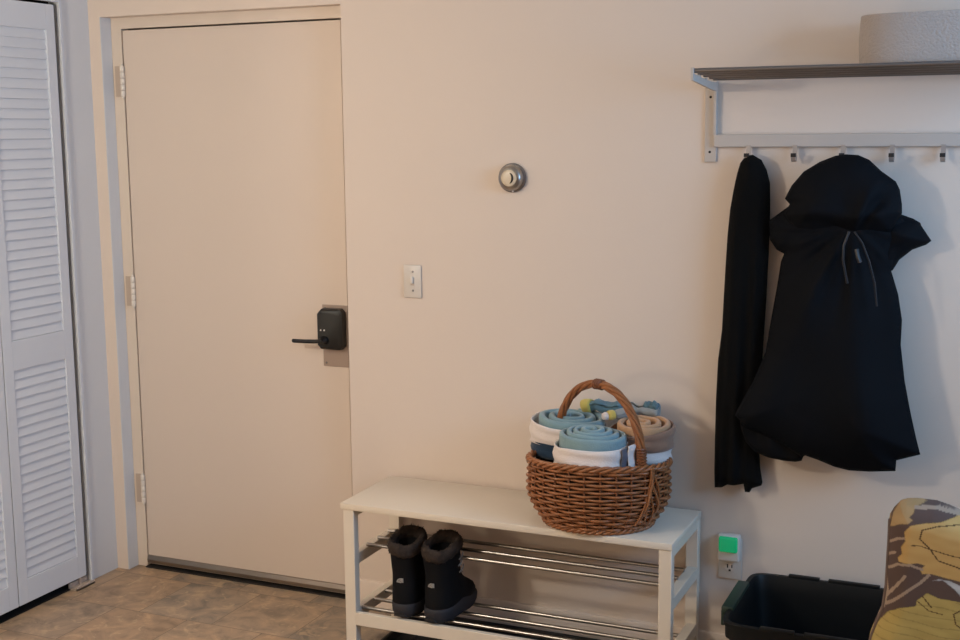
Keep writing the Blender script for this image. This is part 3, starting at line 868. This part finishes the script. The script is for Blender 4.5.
# B: teal roll in front
t = thing('rolled_towel', 'teal spiral rolled towel with white side at basket front', 'towel', (.97, -.27, .66), G)
cB = (.973, -.295)
bm = bmesh.new(); spiral_roll(bm, cB, .103, .084, .682, .777, 4.2, .0080, rot=.3, dome=.022, seed=6, tilt=(0, .05), wob=.09); obj('towel_roll', bm, M['teal'], t, angle=0)
bm = bmesh.new(); sleeve_shape(bm, cB, .103, .084, .686, .753, .008, seed=8, sq=2.8, tilt=(0, .05)); w_ = obj('white_wrap', bm, M['twhite'], t, angle=0); w_['label'] = 'white outer layer'
bm = bmesh.new()
sleeve_shape(bm, (cB[0]+.016, cB[1]+.012), .108, .088, .684, .753, .005, seed=9, sq=2.4, a0=-.6, a1=1.1)
w_ = obj('slate_edge', bm, M['tstripe'], t, angle=0); w_['label'] = 'slate grey outer fold'
bm = bmesh.new()
sleeve_shape(bm, (cB[0]+.026, cB[1]+.018), .108, .088, .684, .761, .004, seed=19, sq=2.4, a0=-.5, a1=1.0)
w_ = obj('white_edge', bm, M['twhite'], t, angle=0); w_['label'] = 'white outer fold'
# D: brown towel at the right
t = thing('rolled_towel', 'brown towel with white lower layer on the basket right', 'towel', (1.085, -.165, .66), G)
cD = (1.084, -.155)
bm = bmesh.new(); spiral_roll(bm, cD, .084, .084, .66, .796, 2.6, .0085, rot=-2.2, dome=.0, seed=12, tilt=(-.05, .08), wob=.16); w_ = obj('towel_roll', bm, M['tan'], t, angle=0); w_['label'] = 'tan folded core'
bm = bmesh.new(); sleeve_shape(bm, cD, .096, .096, .721, .778, .010, seed=13, sq=2.2, tilt=(.10, .08), flare=-.006); obj('brown_wrap', bm, M['brown'], t, angle=0)
bm = bmesh.new(); sleeve_shape(bm, cD, .088, .088, .684, .745, .007, seed=14, sq=2.2); w_ = obj('white_wrap', bm, M['twhite'], t, angle=0); w_['label'] = 'white lower layer'
# C: small patterned teal cloth with yellow hems, lying on top at the back
def lying_roll(c, d, L_, r_, turns, z, seed=0, sag=.0):
    bm = bmesh.new(); d = Vector(d).normalized(); s_ = Vector((-d.y, d.x, 0))
    ringA = []
    N_ = int(turns*24); prof_ = []
    for k in range(N_+1):
        f = k/N_; a = 2*PI*turns*f; rr_ = r_*(.2+.8*f); prof_.append((rr_*math.cos(a), rr_*math.sin(a)*.85))
    rings = []
    for q in range(13):
        u = q/12; p = Vector(c)+d*(u-.5)*L_; w = 1+.22*noise.noise(Vector((u*4, seed, 1)))
        rings.append([p+s_*x*w+Vector((0, 0, z_*w+z+.010*noise.noise(Vector((u*5, x*40, seed))))) for x, z_ in prof_])
    V = [[bm.verts.new(p) for p in r] for r in rings]
    for A, B in zip(V, V[1:]):
        for k in range(len(A)-1): bm.faces.new((A[k], A[k+1], B[k+1], B[k]))
    return bm, d, s_
t = thing('rolled_cloth', 'small patterned teal cloth with a yellow hem on the towels', 'cloth', (.95, -.09, .78))
pc = (.945, -.082, 0)
bm, d, s_ = lying_roll(pc, (1, .0, 0), .110, .024, 2.4, .812, 4)
o = obj('cloth_roll', bm, M['teald'], t, angle=0); md = o.modifiers.new('s', 'SOLIDIFY'); md.thickness = .003
bm = bmesh.new(); p = Vector((pc[0], pc[1], .812))+d*-.056
rg = []
for k in range(5):
    uu = (k-2)/2; rg.append([p+d*(uu*.013+.004*math.sin(2*a))+s_*.0262*math.cos(a)+Vector((0, 0, .0232*math.sin(a)*(1-.1*uu*uu))) for a in [2*PI*j_/24 for j_ in range(24)]])
add_loft(bm, rg)
o = obj('yellow_hem', bm, M['yellow'], t, angle=0); o['label'] = 'yellow hem band'
t = thing('rolled_sock', 'small pale roll with a yellow band and white end between the towels', 'cloth', (.985, -.15, .80))
pc = Vector((.995, -.155, .808)); d = Vector((.80, .60, .12)).normalized(); s_ = Vector((-.6, .8, 0)); u_ = d.cross(s_)
def band(a0, a1, r0, r1, nm, mt, lab=None, wob=.0):
    rg = []
    for k in range(9):
        q = k/8; x = a0+(a1-a0)*q; rr_ = r0+(r1-r0)*math.sin(PI*q)**.5
        rg.append([pc+d*x+s_*rr_*math.cos(a)*(1+wob*noise.noise(Vector((math.cos(a)*2, math.sin(a)*2, x*40))))+u_*rr_*.85*math.sin(a) for a in [2*PI*j_/24 for j_ in range(24)]])
    bm = bmesh.new(); add_loft(bm, rg); o = obj(nm, bm, mt, t, angle=0)
    if lab: o['label'] = lab
band(-.034, -.012, .006, .0145, 'white_end', M['twhite'], 'white end')
band(-.016, .006, .0150, .0185, 'yellow_band', M['yellow'], 'yellow band')
band(.004, .062, .0120, .0175, 'sock_body', M['tgrey'], None, .25)
t = thing('folded_cloth', 'pale grey folded cloth at the back right of the towels', 'cloth', (1.06, -.06, .78), None)
bm, d, s_ = lying_roll((1.050, -.070, 0), (1, -.05, 0), .13, .022, 2.2, .808, 9)
o = obj('cloth_roll', bm, M['tgrey'], t, angle=0); md = o.modifiers.new('s', 'SOLIDIFY'); md.thickness = .003
bm, d, s_ = lying_roll((1.092, -.066, 0), (1, -.2, 0), .045, .013, 1.6, .826, 15)
o = obj('cloth_fold', bm, M['teald'], t, angle=0); md = o.modifiers.new('s', 'SOLIDIFY'); md.thickness = .003

# ------------------------------------------------------------------ storage bin
bn = thing('storage_bin', 'open black-green plastic storage bin on the floor by the wall', 'bin', (1.70, -.285, 0))
bx0, bx1, by0, by1, bz = 1.408, 1.985, -.512, -.070, .345
def bring(i, z, p=11, n=96): return rr((bx0+bx1)/2, (by0+by1)/2, (bx1-bx0)/2-i, (by1-by0)/2-i, z, n, p)
bm = bmesh.new()
add_loft(bm, [bring(.060, .002), bring(.052, .008), bring(.016, bz-.062), bring(.015, bz-.050), bring(.006, bz-.047), bring(.005, bz-.012), bring(.0, bz-.010), bring(0, bz-.001), bring(.002, bz), bring(.013, bz), bring(.016, bz-.006), bring(.022, bz-.05), bring(.058, .010)])
# handles of the short ends and notched lip blocks
for a, b in ((bx0+.11, bx0+.20), (bx0+.225, bx0+.37), (bx0+.395, bx0+.49)):
    for y in (by1-.006, by0+.006):
        add_box(bm, a, b, y-.008, y+.008, bz-.004, bz+.006, bev=.002)
obj('bin_tub', bm, M['bin'], bn, angle=35)
for x in (bx0, bx1):
    s_ = -1 if x == bx0 else 1
    bm = bmesh.new(); add_box(bm, x-.018, x+.016, by0+.11, by1-.11, bz-.014, bz+.007, bev=.005)
    add_box(bm, x-.018, x-.008, by0+.11, by1-.11, bz-.05, bz-.005, bev=.003)
    o = obj('bin_handle', bm, M['bingreen'], bn)

# ------------------------------------------------------------------ floral armchair
def srgb3(r, g, b): return srgb(r, g, b)
P_LEAF = [(1.853,0.746),(1.857,0.769),(1.869,0.79),(1.889,0.807),(1.925,0.813),(1.945,0.813),(1.93,0.806),(1.94,0.801),(1.908,0.789),(1.906,0.778),(1.898,0.769),(1.906,0.764),(1.896,0.754),(1.876,0.749),(1.858,0.736),(1.835,0.724),(1.83,.76),(1.85,.80)]
P_F1 = [(2.016,0.782),(1.997,0.776),(1.987,0.773),(1.967,0.766),(1.932,0.761),(1.901,0.752),(1.887,0.734),(1.89,0.711),(1.881,0.693),(1.884,0.677),(1.874,0.664),(1.877,0.654),(1.9,0.653),(1.921,0.658),(1.936,0.655),(1.926,0.643),(1.932,0.632),(1.952,0.635),(1.978,0.63),(2.024,0.623),(2.08,.66),(2.10,.72),(2.06,.78)]
P_F2 = [(1.78,.40),(1.813,0.448),(1.833,0.48),(1.858,0.519),(1.884,0.537),(1.92,0.548),(1.922,0.563),(1.944,0.586),(1.97,0.576),(2.026,0.573),(2.10,.54),(2.12,.46),(2.05,.38),(1.9,.34),(1.8,.36)]
P_W = [(1.953,0.618),(1.978,0.622),(2.004,0.603),(2.026,0.578),(2.024,0.612),(1.993,0.624),(1.968,0.625)]
DARK = [([(1.927,0.744),(1.923,0.721),(1.944,0.701),(1.966,0.671),(2.022,0.656)], .0016), ([(1.906,0.702),(1.924,0.704),(1.95,0.697),(1.991,0.688),(2.021,0.684)], .0013), ([(1.927,.744),(1.96,.756),(2.01,.762)], .0012),
        ([(1.925,.56),(1.95,.54),(1.98,.535)], .0012), ([(1.935,.575),(1.955,.55)], .0016), ([(2.03,.56),(2.005,.54),(2.01,.515),(2.03,.50)], .0016)]
LIGHT = [([(1.94,0.807),(1.97,0.806),(2.016,0.788),(2.06,.76)], .0042), ([(1.908,0.789),(1.956,0.791),(2.007,0.779)], .003), ([(1.852,0.627),(1.875,0.647),(1.905,0.651),(1.931,0.644)], .0032), ([(1.849,0.552),(1.894,0.621)], .0034), ([(1.840,0.525),(1.87,.552),(1.903,0.586),(1.928,0.609),(1.947,0.632)], .0036), ([(1.846,.69),(1.854,0.696),(1.872,0.712),(1.887,0.717)], .003), ([(1.845,.655),(1.858,0.668),(1.868,0.675)], .003), ([(1.845,.61),(1.852,.57),(1.846,.53),(1.83,.49)], .004)]
SHAPES = [(P_LEAF, (152, 124, 88), (178, 148, 106)), (P_F1, (186, 146, 88), (200, 164, 106)), (P_F2, (170, 146, 86), (190, 166, 102)), (P_W, (165, 165, 168), (195, 195, 198))]
def segd(p, line_):
    best = 9
    for (ax, az), (bx_, bz_) in zip(line_, line_[1:]):
        dx, dz = bx_-ax, bz_-az; L_ = dx*dx+dz*dz
        t_ = max(0, min(1, ((p[0]-ax)*dx+(p[1]-az)*dz)/L_))
        best = min(best, math.hypot(ax+t_*dx-p[0], az+t_*dz-p[1]))
    return best
def lin(c): return srgb(*c)
def fabric(u, v):
    """printed floral cloth: the motif repeats every .27 x .45 m"""
    col = lin((92, 74, 68))
    n0 = noise.noise(Vector((u*60, v*60, 0)))
    U = 1.81+((u-1.81) % .30); V = .37+((v-.37) % .46)
    for sh, c0, c1 in SHAPES:
        if inside((U, V), sh):
            d = sd((U, V), sh); s_ = .5+.5*noise.noise(Vector((U*22, V*60, 2)))
            a, b = lin(c0), lin(c1); col = tuple(a[i]*(1-s_)+b[i]*s_ for i in range(3))+(1,)
            if d < .0012: col = tuple(x*.55 for x in col[:3])+(1,)
    for l, w in LIGHT:
        if abs(U-l[0][0]) < .2 and segd((U, V), l) < w: col = lin((160, 138, 120))
    for l, w in DARK:
        if segd((U, V), l) < w: col = lin((92, 68, 44))
    # petal veins
    if .40 < V < .57 and inside((U, V), P_F2):
        if math.sin(V*260+U*30+3*noise.noise(Vector((U*12, V*12, 0)))) > .93: col = tuple(x*.75 for x in col[:3])+(1,)
    return col
fm = bpy.data.materials.new('floral_upholstery'); fm.use_nodes = True
nt = fm.node_tree; b = nt.nodes['Principled BSDF']; at = nt.nodes.new('ShaderNodeVertexColor'); at.layer_name = 'print'
nt.links.new(at.outputs['Color'], b.inputs['Base Color']); b.inputs['Roughness'].default_value = .9; b.inputs['Specular IOR Level'].default_value = .25
nz = nt.nodes.new('ShaderNodeTexNoise'); nz.inputs['Scale'].default_value = 500; bp = nt.nodes.new('ShaderNodeBump'); bp.inputs['Strength'].default_value = .35; bp.inputs['Distance'].default_value = .001
nt.links.new(nz.outputs['Fac'], bp.inputs['Height']); nt.links.new(bp.outputs[0], b.inputs['Normal'])
def paint(o, uv):
    me = o.data; ca = me.color_attributes.new('print', 'FLOAT_COLOR', 'POINT')
    cache = {}
    for i, v in enumerate(me.vertices):
        ca.data[i].color = fabric(*uv(v.co))
ch = thing('armchair', 'armchair with brown and yellow floral upholstery at the right edge', 'armchair', (2.25, -1.05, 0))
# back rest: outline in x,z facing -y
AC = 2.27
left = [(1.885,0.795),(1.87,0.789),(1.857,0.773),(1.848,0.755),(1.845,0.735),(1.845,0.678),(1.844,0.641),(1.843,0.569),(1.837,0.51),(1.824,0.473),(1.813,0.436),(1.806,.39),(1.804,.20)]
top = [(1.907,0.798),(1.952,0.797),(1.98,0.790),(2.007,0.780),(2.06,.768),(2.14,.760)]
OUT = [(x, z-.016*max(0, min(1, (z-.45)/.3))) for x, z in left[::-1]+top]
OUT = OUT+[(2*AC-x, z) for x, z in OUT[::-1]]
def back_fold(x, z, q): return .0
bmk = inflate(OUT, -.640, .075, .06, .009, None, back=.9, power=.5, fine=(2.03, .36, .0021))
o = obj('backrest', bmk, fm, ch, angle=0); paint(o, lambda c: (c.x, c.z+.016*max(0, min(1, (c.z-.45)/.3))))
# piping down the left front edge
bm = bmesh.new()
add_tube(bm, [(x+.006, -.672, z) for x, z in left[4:]], .0045, 8)
obj('piping', bm, mat('piping_mauve', srgb(112, 94, 86), .85), ch)
def softbox(name, x0, x1, y0, y1, z0, z1, r, step, uv):
    bm = bmesh.new(); add_box(bm, x0, x1, y0, y1, z0, z1, bev=r, seg=5)
    n = 5
    bmesh.ops.subdivide_edges(bm, edges=[e for e in bm.edges if e.calc_length() > .1], cuts=24, use_grid_fill=True)
    o = obj(name, bm, fm, ch, angle=0); paint(o, uv); return o
softbox('seat_cushion', 1.93, 2.61, -1.36, -.725, .30, .44, .05, .02, lambda c: (c.x, -c.y+c.z))
softbox('seat_base', 1.93, 2.61, -1.34, -.70, .12, .30, .02, .02, lambda c: (c.x, c.z))
for x0, x1 in ((1.806, 1.93), (2.61, 2.734)):
    softbox('arm', x0, x1, -1.38, -.66, .12, .40, .05, .02, lambda c: (c.y+3, c.z+c.x*.3))
for x in (1.85, 2.68):
    for y in (-1.33, -.64):
        bm = bmesh.new(); add_lathe(bm, [(0, 0), (.016, 0), (.024, .125), (0, .125)], Matrix.Translation((x, y, .0005)), 16)
        obj('leg', bm, mat('dark_wood', srgb(60, 38, 26), .4), ch)

# ------------------------------------------------------------------ lights
def area(name, loc, target, size, sizey, power, color, spread=PI):
    l = bpy.data.lights.new(name, 'AREA'); l.shape = 'RECTANGLE'; l.size = size; l.size_y = sizey; l.energy = power; l.color = color; l.spread = spread
    o = bpy.data.objects.new(name, l); COL.objects.link(o); o.location = loc
    o.rotation_euler = (Vector(target)-Vector(loc)).to_track_quat('-Z', 'Y').to_euler()
    return o
def point(name, loc, r, power, color):
    l = bpy.data.lights.new(name, 'POINT'); l.shadow_soft_size = r; l.energy = power; l.color = color
    o = bpy.data.objects.new(name, l); COL.objects.link(o); o.location = loc
area('window_daylight', (XR-.02, -1.10, 1.80), (XL, -1.10, 1.9), 1.2, .9, 33, (.30, .60, 1.0))
point('entry_lamp_bulb', (-.45, -2.35, 1.95), .10, 60, (1.0, .92, .78))
point('low_warm_fill', (-.2, -2.5, .95), .10, 15, (1.0, .86, .62))  # added unseen fill, lifts the wall under the bench
point('kitchen_lamp_bulb', (-1.7, -1.9, 1.7), .12, 16, (1.0, .80, .70))
w = bpy.data.worlds.new('World'); SC.world = w; w.use_nodes = True
w.node_tree.nodes['Background'].inputs[0].default_value = (.6, .75, 1, 1); w.node_tree.nodes['Background'].inputs[1].default_value = .5

# ------------------------------------------------------------------ camera
f_px = 1259.35
cam = bpy.data.cameras.new('camera'); cam.sensor_width = 36; cam.lens = 36*f_px/960; cam.clip_start = .05
co = bpy.data.objects.new('camera', cam); COL.objects.link(co)
F = Vector((-0.39713074, 0.90556928, -0.14910218)); R2 = Vector((0.91632763, 0.40032199, -0.00927269)); U2 = Vector((-0.05129181, 0.14030892, 0.98877832))
m = Matrix((R2, U2, -F)).transposed().to_4x4(); m.translation = Vector((2.1237, -3.7205, 1.6623))
co.matrix_world = m
SC.camera = co
SC.view_settings.view_transform = 'Standard'; SC.view_settings.look = 'None'; SC.view_settings.gamma = 1; SC.view_settings.exposure = .09
SC.view_settings.use_curve_mapping = False
